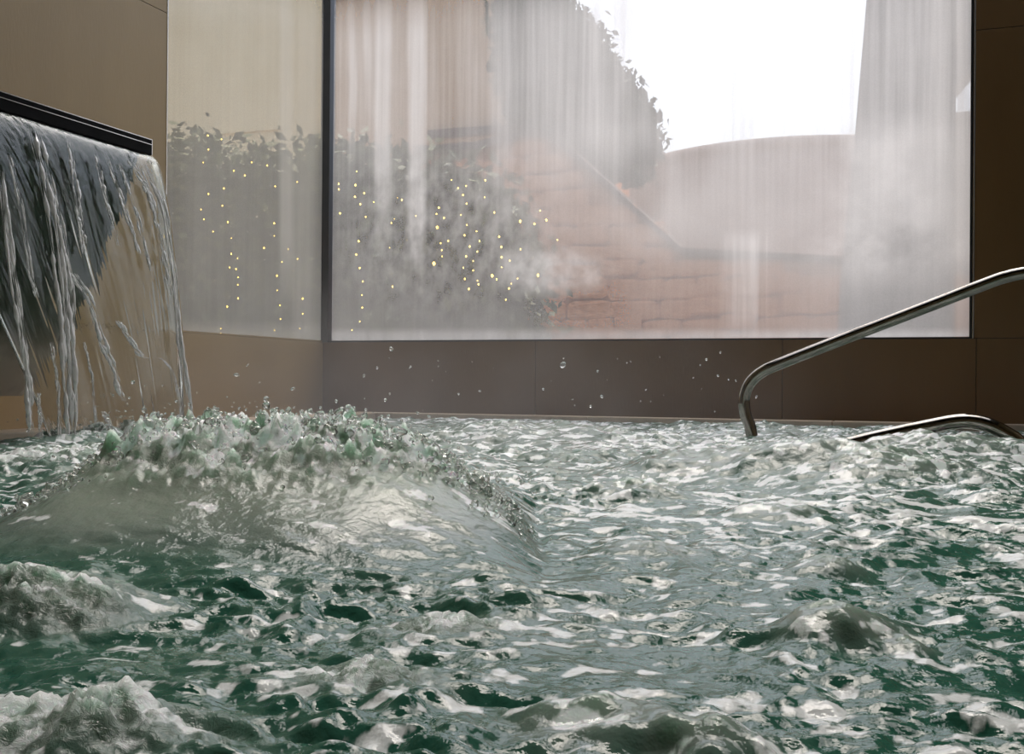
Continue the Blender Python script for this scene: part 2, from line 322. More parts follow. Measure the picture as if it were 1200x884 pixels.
# ------------------------------------------------------------------ pool water
M_right = _n((MW[0, 0], MW[1, 0], 0)); M_fwd = _n((MW[0, 2], MW[1, 2], 0))
def plan(px, py, z=0.0):
    p = onz(px, py, z); return p[:2] @ M_right[:2], p[:2] @ M_fwd[:2]      # (side, ahead) in metres
def height(x, y):
    a = x * M_right[0] + y * M_right[1]; b = x * M_fwd[0] + y * M_fwd[1]
    wx = x + .10 * fbm(x * 2.2, y * 2.2, 3, 61); wy = y + .10 * fbm(x * 2.2, y * 2.2, 3, 67)
    def ridge(s, seed, k=.12):
        n = pnoise(wx * s, wy * s, seed); return 1 - np.sqrt(n * n + k * k) * 1.6
    # calm lanes of smooth water and rough lanes of chop
    qa = a + .07 * fbm(x * 2.6, y * 2.6, 3, 63); qb = b + .07 * fbm(x * 2.6, y * 2.6, 3, 65) + .12 * a
    def rid2(s_, seed, k=.12):
        n_ = pnoise(qa * s_ * .55, qb * s_ * 1.15, seed); return 1 - np.sqrt(n_ * n_ + k * k) * 1.6
    act = .35 + .65 * sstep(-.28, .25, fbm(x * 1.6, y * 1.6, 3, 71))
    calm = 0
    for (px, py, ra, rb) in ((200, 760, .10, .06), (400, 675, .22, .05), (720, 770, .08, .05), (1150, 800, .09, .05), (1120, 600, .12, .12)):
        ca, cb = plan(px, py); calm = np.maximum(calm, np.exp(-(((a - ca) / ra) ** 2 + ((b - cb) / rb) ** 2)))
    act = act * (1 - .85 * calm) * (1 - .0) + .25
    far = sstep(1.2, 3.2, b)
    h = .022 * far * (ridge(1.7, 81) - .45) + .012 * pnoise(x * 1.1, y * 1.3, 83)
    h = h + (.008 + .010 * far) * (ridge(4.2, 85) - .45)
    near = 1 - sstep(.75, 1.5, b)
    h = h + (.0085 * ridge(9.5, 87, .10) + .0060 * pnoise(wx * 13, wy * 13, 89)) * act * (1 - .62 * near)
    h = h + (.0085 * rid2(20, 91, .12) + .0072 * pnoise(qa * 18, qb * 34, 93)) * act * (1 - .35 * near)
    h = h + (.0036 * pnoise(qa * 36, qb * 66, 95) + .0014 * pnoise(qa * 80, qb * 130, 97)) * act * (1 - sstep(2.5, 4.5, b)) * (1 + .25 * near)
    foam = np.zeros_like(x); aer = .30 * far + .08 * sstep(0, .4, fbm(x * 2.5, y * 2.5, 3, 99))
    froth = np.zeros_like(x)
    # the big upwelling over the massage jet, left of centre
    ac = (325 - 600) / F * 1.45; t = (a - ac) / .335
    prof = np.where(b < 1.40, sstep(.98, 1.44, b), 1 - sstep(1.36, 2.25, b))
    crest = np.clip(1 - np.abs(t * .96) ** 3.6, 0, 1) ** 1.1 * (1 - .12 * sstep(-.3, -1.0, t))
    crest = crest * (1 + .07 * pnoise(a * 6, b * 4, 101) + .03 * pnoise(a * 15, b * 12, 103))
    up = prof * crest
    tops = sstep(.55, .95, up)
    lum = fbm(a * 26, b * 20, 4, 105)
    h = h * (1 - .93 * np.clip(up * 2.2, 0, 1) * (1 - tops)) + .135 * up
    h = h + tops * (.018 * (1 - np.abs(pnoise(a * 17 + .5 * lum, b * 15, 107)) * 2.2) * sstep(1.30, 1.42, b) + .016 * lum + .016 * np.clip(pnoise(a * 48, b * 34, 109), 0, 1) ** 1.5 * 2 + .011 * (.4 - np.abs(fbm(a * 75, b * 60, 3, 110)) * 2))
    flank = sstep(.2, .5, up) * sstep(.75, 1.0, np.abs(t) + .25 * up)
    h = h + flank * .006 * fbm(a * 60, b * 60, 3, 111)
    h = h + .004 * np.clip(up * 2, 0, 1) * (1 - tops) * fbm(a * 9 + b * 3, b * 6, 3, 113)
    froth = np.maximum(froth, tops); aer = np.maximum(aer, .95 * sstep(.06, .62, up + .10 * fbm(a * 9, b * 7, 4, 114)))
    foam = np.maximum(foam, tops * sstep(-.25, .22, fbm(a * 34, b * 30, 4, 115)) * .8)
    # froth piles at the left edge and the near ridges
    piles = [(20, 690, .10, .09, .042), (75, 720, .06, .05, .014), (20, 850, .11, .045, .013), (135, 850, .03, .03, .010),
             (430, 790, .05, .03, .005), (520, 730, .06, .03, .005),
             (130, 560, .12, .12, .03), (120, 535, .25, .35, .03)]
    for (px, py, ra, rb, hh) in piles:
        ca, cb = plan(px, py, hh * .4); g = np.exp(-(((a - ca) / ra) ** 2 + ((b - cb) / rb) ** 2) ** 1.4)
        h = h + g * (hh + hh * .35 * fbm(a * 24, b * 24, 3, 121) + .0055 * (.5 - np.abs(fbm(qa * 40, qb * 55, 3, 123)) * 3) + .0035 * fbm(qa * 110, qb * 130, 2, 126))
        froth = np.maximum(froth, g); aer = np.maximum(aer, .65 * g)
        foam = np.maximum(foam, g * sstep(-.12, .30, fbm(a * 45, b * 45, 4, 125)) * .55)
    # smooth glassy domes of rising bubbles on the right
    for (px, py, r, hh) in ((965, 655, .040, .018), (985, 722, .050, .024), (1064, 748, .020, .010), (760, 640, .05, .014), (905, 600, .07, .016), (750, 570, .10, .03),
                            (840, 540, .20, .045), (960, 545, .18, .04), (1040, 550, .2, .04), (640, 505, .35, .05), (1110, 520, .3, .06), (700, 830, .05, .012), (820, 850, .04, .010), (560, 560, .10, .02)):
        ca, cb = plan(px, py, hh * .6); g = np.exp(-(((a - ca) / r) ** 2 + ((b - cb) / (r * .8)) ** 2) ** 1.3)
        h = h + g * hh * (1 + .25 * fbm(a * 16, b * 16, 2, 131)); aer = np.maximum(aer, .6 * g)
    # splash zone under the water curtain
    g = np.exp(-(((x + 2.45) / .22) ** 2 + ((y - 3.0) / .45) ** 2)); h = h + g * (.02 + .05 * np.abs(pnoise(x * 11, y * 11, 141))); froth = np.maximum(froth, g * .8)
    foam = np.maximum(foam, g * sstep(-.1, .3, fbm(x * 30, y * 30, 3, 143)))
    # loose foam on the rough lanes, plus window reflections painted as white streaks
    sc = fbm(qa * 18, qb * 30, 5, 145) + .25 * fbm(x * 1.3, y * 1.3, 2, 147)
    foam = np.maximum(foam, .65 * sstep(.10, .38, sc))
    sk = fbm(qa * 14, qb * 36, 5, 151) + .35 * fbm(x * 1.1, y * 1.1, 2, 153)
    foam = np.maximum(foam, .80 * sstep(.0, .30, sk) * sstep(1.0, 1.6, b) * (1 - np.clip(up * 3, 0, 1)))
    sn = fbm(qa * 30, qb * 46, 4, 155) + .3 * fbm(x * 3, y * 3, 2, 157)
    foam = np.maximum(foam, .6 * sstep(.16, .40, sn) * (1 - calm) * (1 - np.clip(up * 3, 0, 1)))
    # the surface settles at the kerb
    edge = np.minimum(sstep(0, .35, x - KX), sstep(0, .30, KY - y))
    h = h * (.25 + .75 * edge)
    return h - .012, np.clip(foam, 0, 1), np.clip(aer, 0, 1), np.clip(froth, 0, 1)

NR, NC = 820, 1000
apex = np.array([0, 0]) - M_fwd[:2] * 1.0
dd = 1.22 * np.exp(np.linspace(0, math.log(7.4 / 1.22), NR)); tt = np.linspace(-.62, .62, NC)
D, T = np.meshgrid(dd, tt, indexing='ij')
X = apex[0] + D * M_fwd[0] + D * T * M_right[0]; Yy = apex[1] + D * M_fwd[1] + D * T * M_right[1]
keep = (X > KX - .02) & (Yy < KY + .02) & (X < XR - .01)
H, FO, AE, FR = height(X, Yy)
idx = np.arange(NR * NC).reshape(NR, NC)
k4 = keep[:-1, :-1] | keep[1:, :-1] | keep[:-1, 1:] | keep[1:, 1:]
q = np.stack([idx[:-1, :-1], idx[:-1, 1:], idx[1:, 1:], idx[1:, :-1]], -1)[k4]
XX = np.clip(X, KX - .01, XR - .02); YY = np.minimum(Yy, KY + .01)
V = np.stack([XX, YY, H], -1).reshape(-1, 3)
used = np.zeros(NR * NC, bool); used[q.ravel()] = True
remap = np.cumsum(used) - 1
V, q = V[used], remap[q]
at = {k: v.ravel()[used] for k, v in (('foam', FO), ('aer', AE), ('froth', FR))}
# the rest of the pool, out of the picture
n0 = len(V); gx = np.linspace(KX, XR - .02, 60); gy = np.linspace(YF + .02, KY, 80); GX, GY = np.meshgrid(gx, gy)
V = np.vstack([V, np.stack([GX, GY, -.085 + .012 * pnoise(GX * 3, GY * 3, 150)], -1).reshape(-1, 3)])
i2 = np.arange(60 * 80).reshape(80, 60) + n0
q = np.vstack([q, np.stack([i2[:-1, :-1], i2[:-1, 1:], i2[1:, 1:], i2[1:, :-1]], -1).reshape(-1, 4)])
at = {k: np.concatenate([v, np.zeros(60 * 80)]) for k, v in at.items()}

def m_water():
    m, t, o = mat('pool_water')
    af = N(t, 'ShaderNodeAttribute', attribute_name='foam'); aa = N(t, 'ShaderNodeAttribute', attribute_name='aer'); ar = N(t, 'ShaderNodeAttribute', attribute_name='froth')
    tc = N(t, 'ShaderNodeTexCoord')
    nz = N(t, 'ShaderNodeTexNoise', Scale=85., Detail=5., Roughness=.6); L(t, tc.outputs['Object'], nz.inputs['Vector'])
    base = ramp(t, aa.outputs['Fac'], [(0, (.026, .105, .073)), (.45, (.17, .225, .195)), (1, (.28, .34, .285))])
    fm = N(t, 'ShaderNodeMath', operation='MULTIPLY_ADD', use_clamp=True); L(t, nz.outputs['Fac'], fm.inputs[0]); fm.inputs[1].default_value = .8
    ad = N(t, 'ShaderNodeMath', operation='SUBTRACT'); L(t, af.outputs['Fac'], ad.inputs[0]); ad.inputs[1].default_value = .43; L(t, ad.outputs[0], fm.inputs[2])
    sh = N(t, 'ShaderNodeMapRange', interpolation_type='SMOOTHSTEP'); L(t, fm.outputs[0], sh.inputs['Value']); sh.inputs['From Min'].default_value = .22; sh.inputs['From Max'].default_value = .58
    mc = N(t, 'ShaderNodeMix', data_type='RGBA'); L(t, sh.outputs[0], mc.inputs[0]); L(t, base.outputs[0], mc.inputs[6]); mc.inputs[7].default_value = (.76, .81, .82, 1)
    b = N(t, 'ShaderNodeBsdfPrincipled'); b.inputs['IOR'].default_value = 1.33; b.inputs['Roughness'].default_value = .035
    L(t, mc.outputs[2], b.inputs['Base Color'])
    rg = N(t, 'ShaderNodeMapRange'); L(t, aa.outputs['Fac'], rg.inputs['Value']); rg.inputs['From Min'].default_value = .5; rg.inputs['To Min'].default_value = .035; rg.inputs['To Max'].default_value = .11; L(t, rg.outputs[0], b.inputs['Roughness'])
    # fine ripples and froth
    n1 = N(t, 'ShaderNodeTexNoise', Scale=75., Detail=3.); L(t, tc.outputs['Object'], n1.inputs['Vector'])
    n2 = N(t, 'ShaderNodeTexNoise', Scale=110., Detail=4., Roughness=.65, Distortion=1.2); L(t, tc.outputs['Object'], n2.inputs['Vector'])
    b1 = N(t, 'ShaderNodeBump', Strength=.5, Distance=.004); L(t, n1.outputs['Fac'], b1.inputs['Height'])
    b2 = N(t, 'ShaderNodeBump', Distance=.004); L(t, n2.outputs['Fac'], b2.inputs['Height']); L(t, b1.outputs[0], b2.inputs['Normal'])
    mm = N(t, 'ShaderNodeMath', operation='MULTIPLY'); L(t, ar.outputs['Fac'], mm.inputs[0]); mm.inputs[1].default_value = 1.0; L(t, mm.outputs[0], b2.inputs['Strength'])
    L(t, b2.outputs[0], b.inputs['Normal'])
    sw = N(t, 'ShaderNodeMath', operation='MULTIPLY', use_clamp=True); L(t, aa.outputs['Fac'], sw.inputs[0]); sw.inputs[1].default_value = .9; L(t, sw.outputs[0], b.inputs['Subsurface Weight'])
    b.inputs['Subsurface Radius'].default_value = (.05, .075, .06); b.inputs['Subsurface Scale'].default_value = 1.0
    L(t, b.outputs[0], o.inputs[0]); return m
M_WATER = m_water()
water = obj('pool_water', quads_me('pool_water', V, q, at), M_WATER)
tag(water, 'churning green whirlpool water with white foam filling the pool', 'water', kind='stuff')

# ------------------------------------------------------------------ falling water, splashes
def m_clear(name, white=.0):
    m, t, o = mat(name); g = N(t, 'ShaderNodeBsdfGlass', IOR=1.33, Roughness=.0); g.inputs[0].default_value = (.96, .98, .97, 1)
    at_ = N(t, 'ShaderNodeAttribute', attribute_name='aer')
    d = N(t, 'ShaderNodeBsdfDiffuse'); d.inputs[0].default_value = (.95, .95, .94, 1); tl = N(t, 'ShaderNodeBsdfTranslucent'); tl.inputs[0].default_value = (.95, .95, .94, 1)
    a = N(t, 'ShaderNodeMixShader'); a.inputs[0].default_value = .25; L(t, d.outputs[0], a.inputs[1]); L(t, tl.outputs[0], a.inputs[2])
    gs = N(t, 'ShaderNodeBsdfGlossy', Roughness=.10); ag = N(t, 'ShaderNodeMixShader'); ag.inputs[0].default_value = .25; L(t, a.outputs[0], ag.inputs[1]); L(t, gs.outputs[0], ag.inputs[2])
    mx = N(t, 'ShaderNodeMixShader'); L(t, g.outputs[0], mx.inputs[1]); L(t, ag.outputs[0], mx.inputs[2])
    if white: mx.inputs[0].default_value = white
    else: L(t, at_.outputs['Fac'], mx.inputs[0])
    L(t, mx.outputs[0], o.inputs[0]); return m
M_SHEET = m_clear('falling_water'); M_DROP = m_clear('water_drops', .12)

LX, LZ, LY0, LY1 = -2.565, 1.0, 1.75, 3.235      # lip edge of the spout
def fall_x(z): return LX + .40 * np.sqrt(np.maximum(2 * (LZ - z) / 9.81, 0))

sp = empty('waterfall_spout', (XL, (LY0 + LY1) / 2, .12))
tag(sp, 'long black blade waterfall spout jutting from the left wall', 'waterfall spout')
box('blade', XL + .002, LX, LY0, LY1 - .003, LZ, LZ + .054, M_BLACK, sp, bev=.002)
box('edge_trim', LX - .001, LX + .0015, LY0, LY1, LZ + .036, LZ + .0385, M_STEEL, sp)
box('top_trim', LX - .001, LX + .0015, LY0, LY1, LZ + .0535, LZ + .0565, M_STEEL, sp)
box('end_cap', XL + .002, LX + .001, LY1 - .003, LY1, LZ, LZ + .0565, M_STEEL, sp)
# curved wet stone apron under the blade
prof = [(LX - .03, .999), (LX - .06, .90), (LX - .11, .78), (LX - .17, .66), (LX - .24, .52), (LX - .32, .38), (LX - .42, .26), (LX - .55, .13), (XL, .125)]
P = []
ys = np.linspace(LY0 + .02, LY1 - .035, 60); ss = np.linspace(0, len(prof) - 2, 70)
px_ = np.interp(ss, range(len(prof) - 1), [p[0] for p in prof[:-1]]); pz_ = np.interp(ss, range(len(prof) - 1), [p[1] for p in prof[:-1]])
PP = np.zeros((70, 60, 3)); PP[..., 0] = px_[:, None]; PP[..., 2] = pz_[:, None]; PP[..., 1] = ys[None]
PP[2:69, :, 0] += .02 * fbm(ys[None] * 6, pz_[2:69, None] * 6, 4, 160)
PP[2:69, -1, 1] += .012 * fbm(pz_[2:69] * 9, pz_[2:69] * 0, 3, 163)
BK = PP.copy(); BK[..., 0] = XL + .004
loop = np.concatenate([PP, BK[::-1]], 0); loop = np.concatenate([loop, loop[:1]], 0)
ii = np.arange(70 * 60).reshape(70, 60); jj = ii + 70 * 60
qf = [np.stack([ii[:-1, :-1], ii[1:, :-1], ii[1:, 1:], ii[:-1, 1:]], -1).reshape(-1, 4), np.stack([jj[:-1, :-1], jj[:-1, 1:], jj[1:, 1:], jj[1:, :-1]], -1).reshape(-1, 4)]
for c_ in (0, 59): qf.append(np.stack([ii[:-1, c_], jj[:-1, c_], jj[1:, c_], ii[1:, c_]], -1))
for r_2 in (0, 69): qf.append(np.stack([ii[r_2, :-1], ii[r_2, 1:], jj[r_2, 1:], jj[r_2, :-1]], -1))
me = quads_me('apron', np.vstack([PP.reshape(-1, 3), BK.reshape(-1, 3)]), np.vstack(qf), smooth=False)
bm = bmesh.new(); bm.from_mesh(me); bmesh.ops.recalc_face_normals(bm, faces=bm.faces[:]); bm.to_mesh(me); bm.free()
me.transform(Matrix.Translation(-sp.location)); ap = obj('apron', me, M_APRON, sp); tag(ap, 'dark green wet stone apron behind the falling water')

wc = empty('water_curtain', (LX, 2.6, 0.0)); tag(wc, 'clear sheet of water falling from the black spout', 'waterfall')
def sheet():
    nz, ny = 330, 300
    s = np.linspace(0, 1, nz)[:, None]; zz = LZ - .0005 - (LZ + .0155) * s ** 1.25
    u = np.linspace(0, 1, ny)[None]
    yl = 2.02 + .62 * s ** 1.0 * .9; yr = LY1 - .006 + 0 * s            # the curtain draws together as it falls
    y = yl + (yr - yl) * u + .012 * s * pnoise(s * 3, u * 9, 171)
    x = fall_x(zz) + .012 * s * pnoise(u * 5, s * 1.5, 173)
    warp = u * 1.0 + .015 * pnoise(u * 6, s * 2.5, 175)
    rope = fbm(warp * 16, s * 1.1, 3, 177); fine = fbm(warp * 50, s * 3.0, 3, 179); cross = fbm(warp * 22, s * 16, 3, 181)
    th = .0012 + .0050 * sstep(.12, .42, rope) * (.2 + s) + .0012 * np.abs(fine) * (.3 + s) + .0024 * np.abs(cross) * np.clip(1 - 2.2 * s, 0, 1)
    edge = np.exp(-((1 - u) / .035) ** 2) + .8 * np.exp(-(u / .03) ** 2); th = th + .006 * edge
    thin = sstep(0, .012, u) * sstep(0, .012, 1 - u); th = th * thin + .0003
    aer = np.clip(.08 * sstep(.30, .50, rope + .3 * fine) * sstep(.05, .3, s) + .06 * edge * (.4 + fine), 0, .5)
    th = th * (.12 + .88 * sstep(0, .07, s)); x = x - .014 * np.exp(-s * 45)
    off = .003 * rope + .0012 * fine + .003 * cross * np.clip(1 - 2.0 * s, 0, 1)
    A = np.stack([x + off + th, y, zz + 0 * u], -1); B = np.stack([x + off * .6 - th * .35, y, zz + 0 * u], -1)
    P = np.concatenate([A, B[:, ::-1]], 1); ae = np.concatenate([aer, aer[:, ::-1]], 1)
    me = grid_me('sheet', P, closed_u=True, attrs={'aer': ae})
    bm = bmesh.new(); bm.from_mesh(me); bmesh.ops.recalc_face_normals(bm, faces=bm.faces[:]); bm.to_mesh(me); bm.free(); me.shade_smooth()
    return me
me = sheet(); me.transform(Matrix.Translation(-wc.location)); obj('sheet', me, M_SHEET, wc)
def strand(pts, r0, seed, white):
    """a rope of heavier water: list of (px, py) seen on the curtain"""
    p3 = []
    for px, py in pts:
        z = .5
        for _ in range(12):
            p = onx(px, py, float(fall_x(np.array(z))) + .022); z = min(p[2], LZ - .002)
        p3.append(p)
    p3 = np.array(p3); n = 90; ti = np.linspace(0, len(p3) - 1, n)
    C = np.stack([np.interp(ti, range(len(p3)), p3[:, k]) for k in range(3)], -1)
    k = np.ones(9) / 9; Cs = np.stack([np.convolve(np.pad(C[:, j], 4, mode='edge'), k, 'valid') for j in range(3)], -1); C = Cs
    s = np.linspace(0, 1, n); seg = 6; an = np.linspace(0, 2 * np.pi, seg, endpoint=False)
    taper = np.minimum(1, np.minimum(s, 1 - s) * 14 + .05); Vs, Qs, As = [], [], []; base = 0
    for j in range(6):
        sd = seed + j * 3; lat = r0 * (j - 2.5) * .42
        wob = r0 * .8 * fbm(s * 2, s * 0 + j, 2, sd) + lat
        r = np.maximum(r0 * (.02 + .62 * sstep(-.12, .34, fbm(s * 7, s * 0 + j * 3.3, 3, sd + 1)) * (.5 + .5 * rng.random())) * taper, .0003)
        rad = r[:, None] * (1 + .5 * fbm(s[:, None] * 22, an[None] * 1.2, 2, sd + 2) + .35 * pnoise(s[:, None] * 38, an[None] * 0 + j, sd + 5))
        Cy = C[:, 1] + wob; Cx = C[:, 0] + .3 * r0 * fbm(s * 8, s * 0 + j, 2, sd + 4)
        P = np.stack([Cx[:, None] + rad * .7 * np.cos(an), Cy[:, None] + rad * np.sin(an), C[:, 2, None] + 0 * rad], -1)
        idx_ = np.arange(n * seg).reshape(n, seg); nx_ = np.roll(idx_, -1, 1)
        Qs.append(np.stack([idx_[:-1], nx_[:-1], nx_[1:], idx_[1:]], -1).reshape(-1, 4) + base); Vs.append(P.reshape(-1, 3)); base += n * seg
        As.append(np.clip(.55 + .6 * white + 1.2 * fbm(s[:, None] * 24, an[None] * .8, 3, sd + 3), .2, .98) + 0 * rad)
    me = quads_me('strand', np.vstack(Vs), np.vstack(Qs), {'aer': np.concatenate([x.ravel() for x in As])}); me.transform(Matrix.Translation(-wc.location))
    obj('strand', me, M_SHEET, wc)
S = [([(0, 195), (12, 300), (25, 390), (33, 450), (37, 515)], .012, .55), ([(40, 150), (52, 200), (66, 290), (75, 370), (80, 440), (82, 515)], .021, .75),
     ([(56, 200), (70, 260), (82, 330), (84, 400), (88, 515)], .012, .6), ([(80, 165), (92, 240), (100, 300)], .010, .45), ([(84, 318), (104, 350), (120, 400), (135, 440), (145, 472)], .014, .55),
     ([(138, 375), (150, 395), (166, 418), (172, 420)], .013, .8), ([(168, 419), (190, 420), (203, 435), (208, 460), (215, 500)], .006, .5), ([(112, 180), (122, 230), (140, 290)], .009, .4),
     ([(125, 185), (145, 240), (165, 300)], .009, .45), ([(140, 190), (160, 250), (178, 320)], .009, .5), ([(160, 188), (180, 240), (192, 300), (202, 350)], .012, .55), ([(168, 190), (192, 240), (204, 320), (210, 400), (222, 470), (225, 505)], .013, .6),
     ([(150, 186), (172, 220), (186, 270)], .012, .5), ([(10, 180), (24, 240), (36, 320), (44, 350)], .009, .4), ([(60, 400), (68, 450), (70, 515)], .006, .4), ([(45, 460), (48, 515)], .006, .4), ([(120, 482), (130, 500)], .008, .8), ([(98, 400), (108, 440), (112, 500)], .005, .3)]
for i, (pts, r0, wh) in enumerate(S): strand(pts, r0, 200 + i * 5, wh)

# froth thrown up on the upwelling and loose drops in the air
ico = bmesh.new(); bmesh.ops.create_icosphere(ico, subdivisions=2, radius=1); IV = np.array([v.co[:] for v in ico.verts]); IF = np.array([[v.index for v in f.verts] for f in ico.faces]); ico.free()
def blobs(name, C, R, m, label, cat, seed, wob=.3):
    nV = len(IV); n = len(C)
    ax = rng.normal(size=(n, 3)); ax /= np.linalg.norm(ax, axis=1)[:, None]; st = 1 + rng.random(n) * .9
    V = IV[None] * R[:, None, None]
    dt = (V * ax[:, None]).sum(-1, keepdims=True); V = V + ax[:, None] * dt * (st[:, None, None] - 1)
    ph = rng.random((n, 1)) * 9; V = V * (1 + wob * (np.sin(IV[None, :, 0] * 3 + ph) * np.sin(IV[None, :, 1] * 3.3 + ph * 2))[..., None])
    V = (V + C[:, None]).reshape(-1, 3); q_ = (IF[None] + (np.arange(n) * nV)[:, None, None]).reshape(-1, 3)
    o = obj(name, quads_me(name, V, q_), m); tag(o, label, cat, kind='stuff'); return o
def world_ab(a, b): return np.stack([a * M_right[0] + b * M_fwd[0], a * M_right[1] + b * M_fwd[1]], -1)
n = 1500
a = (330 - 600) / F * 1.45 + rng.uniform(-.32, .32, n); b = 1.43 + rng.normal(0, .06, n)
p = world_ab(a, b); hh = height(p[:, 0], p[:, 1])[0]
C = np.column_stack([p, hh + np.abs(rng.normal(0, .004, n))]); R = rng.gamma(2.0, .0009, n) + .0008
blobs('splash_froth', C, R, M_DROP, 'glassy froth tossed up along the crest of the big upwelling', 'splash', 1)
n = 420
a = (300 - 600) / F * 1.45 + rng.uniform(-.40, .40, n); b = 1.45 + rng.uniform(-.15, .6, n); p = world_ab(a, b); hh = height(p[:, 0], p[:, 1])[0]
C = np.column_stack([p, hh + np.abs(rng.normal(0, .022, n))]); R = rng.gamma(2, .0006, n) + .0006
n2 = 160; p2 = np.column_stack([rng.uniform(-2.65, -2.0, n2), rng.uniform(2.5, 3.6, n2), .02 + np.abs(rng.normal(0, .07, n2))])
n3 = 60; p3 = np.column_stack([rng.uniform(-2.6, -.6, n3), rng.uniform(3.5, 5.0, n3), rng.uniform(.02, .32, n3)])
C = np.vstack([C, p2, p3]); R = np.concatenate([R, rng.gamma(2, .0014, n2) + .001, rng.gamma(2, .0010, n3) + .0012])
blobs('water_drops', C, R, M_DROP, 'loose water drops flying above the pool by the waterfall', 'water drops', 2, .05)

# ------------------------------------------------------------------ handrails
def rail(label, pts, y, rad, r, foot, down=False):
    P = [ony(px, py, y) for px, py in pts]
    if down:                                     # the dry end turns down to a foot of its own
        x_, _, z_ = P[-1]; P += [np.array((x_ + d_[0], y, z_ + d_[1])) for d_ in ((.30, .035), (.38, .0), (.42, -.09), (.43, -.3), (.43, -z_ - 1.19))]
    C_ = [P[0]]
    for i in range(len(P) - 1):
        p0, p1, p2, p3 = P[max(i - 1, 0)], P[i], P[i + 1], P[min(i + 2, len(P) - 1)]
        for u in np.linspace(0, 1, 9)[1:]: C_.append(.5 * (2 * p1 + (p2 - p0) * u + (2 * p0 - 5 * p1 + 4 * p2 - p3) * u * u + (3 * p1 - p0 - 3 * p2 + p3) * u ** 3))
    e = empty('handrail', tuple(P[0])); tag(e, label, 'handrail', 'steel handrails at the pool steps')
    me = tube_me('tube', [tuple(p) for p in C_], r, 28); me.transform(Matrix.Translation(-e.location)); obj('tube', me, M_CHROME, e)
    for i in foot:
        me = tube_me('flange', [tuple(P[i] + np.array((0, 0, -.004))), tuple(P[i] + np.array((0, 0, .008)))], r * 1.9, 28); me.transform(Matrix.Translation(-e.location)); obj('flange', me, M_CHROME, e)
rail('long polished steel handrail rising from the water to the right edge', [(900, 640), (888, 560), (880, 505), (874, 487), (872, 470), (875, 456), (882, 445), (893, 436), (910, 428), (980, 400.5), (1080, 362), (1160, 331), (1180, 324.5), (1200, 320), (1290, 304)], 4.05, (.16, .20, .35), .0215, (0, 19), True)
rail('low polished steel handrail arching just above the water', [(880, 560), (950, 534), (1015, 516), (1085, 501), (1120, 494.5), (1142, 494.5), (1160, 499), (1178, 508), (1195, 520), (1212, 545), (1222, 620)], 3.35, (.5, .11, .10), .0215, (0, 10))

# ------------------------------------------------------------------ outside: garden seen through the steamed glass
M_GROUND = noisy('paving', (.34, .29, .25), (.42, .37, .32), 2.5, rough=.85)
M_CREAM = noisy('cream_render', (.80, .67, .44), (.86, .74, .52), 1.2, rough=.9)
M_TAN = noisy('tan_render', (.62, .40, .23), (.70, .47, .29), 1.2, rough=.9)
M_TOWER = noisy('dusty_render', (.46, .35, .30), (.54, .41, .35), 1.5, rough=.9)
M_TERRA = noisy('terracotta_render', (.82, .38, .19), (.90, .45, .24), 1.5, rough=.9)
M_STONE = noisy('red_stone', (.66, .26, .11), (.92, .42, .21), 5, rough=.9, bump=.5)
M_MORTAR = noisy('mortar', (.60, .27, .14), (.70, .33, .18), 9, rough=.95)
M_SLATE = noisy('grey_masonry', (.17, .18, .19), (.22, .23, .24), 3, rough=.9)
M_PALE = noisy('pale_render', (.62, .58, .52), (.7, .66, .6), 2, rough=.9)
M_ROOF = noisy('roof_edge', (.10, .065, .05), (.14, .09, .07), 6, rough=.9)
M_LEAF = noisy('leaf_green', (.016, .035, .010), (.06, .09, .026), 5, rough=.6)
M_HEDGE = noisy('hedge_green', (.055, .068, .020), (.15, .160, .050), 4, rough=.6)
M_BARK = noisy('bark', (.05, .035, .025), (.1, .07, .05), 12, rough=.9, bump=.5)
def m_emit(name, c, s):
    m, t, o = mat(name); e_ = N(t, 'ShaderNodeEmission', Strength=s); e_.inputs[0].default_value = (*c, 1); L(t, e_.outputs[0], o.inputs[0]); return m
M_BULB = m_emit('warm_bulb', (1.0, .74, .16), 5.0)
M_WIRE = noisy('wire', (.02, .025, .015), (.03, .035, .02), 9)

ZG = -.3
tag(box('ground', -30, 25, YB + WT + .01, 45, ZG - .2, ZG, M_GROUND), kind='structure')
tag(box('ground', -30, XL - WT - .01, -6, YB + WT + .01, ZG - .2, ZG, M_GROUND), kind='structure')
def poly_prism(name, pts, y0, y1, m, parent=None):
    """outline given as (x, z) at the front face, extruded from y0 to y1"""
    n = len(pts); off = parent.location if parent else Vector()
    V = [(x - off[0], y0 - off[1], z - off[2]) for x, z in pts] + [(x - off[0], y1 - off[1], z - off[2]) for x, z in pts]
    Fc = [tuple(range(n)), tuple(range(2 * n - 1, n - 1, -1))] + [(i, i + n, (i + 1) % n + n, (i + 1) % n) for i in range(n)]
    me = mesh_from(name, V, Fc); bm = bmesh.new(); bm.from_mesh(me); bmesh.ops.recalc_face_normals(bm, faces=bm.faces[:]); bm.to_mesh(me); bm.free()
    return obj(name, me, m, parent)
def xz(px, py, y): p = ony(px, py, y); return (p[0], p[2])
def house(label, px0, px1, y, mwall, ledges, ztop=7.2, x0=None, depth=3.0):
    xa = xz(px0, 200, y)[0] if x0 is None else x0; xb = xz(px1, 200, y)[0]
    e = empty('house', ((xa + xb) / 2, y, ZG)); tag(e, label, 'house')
    box('wall', xa, xb, y, y + depth, ZG, ztop, mwall, e)
    for (pa, pb, py, h, d, m) in ledges:
        z = xz(400, py, y)[1]; box('ledge', xz(pa, py, y)[0], xz(pb, py, y)[0], y - d, y + .01, z - h, z, m, e)
    box('roof', xa, xb, y - .12, y + depth + .3, ztop, ztop + .25, M_ROOF, e)
    return e
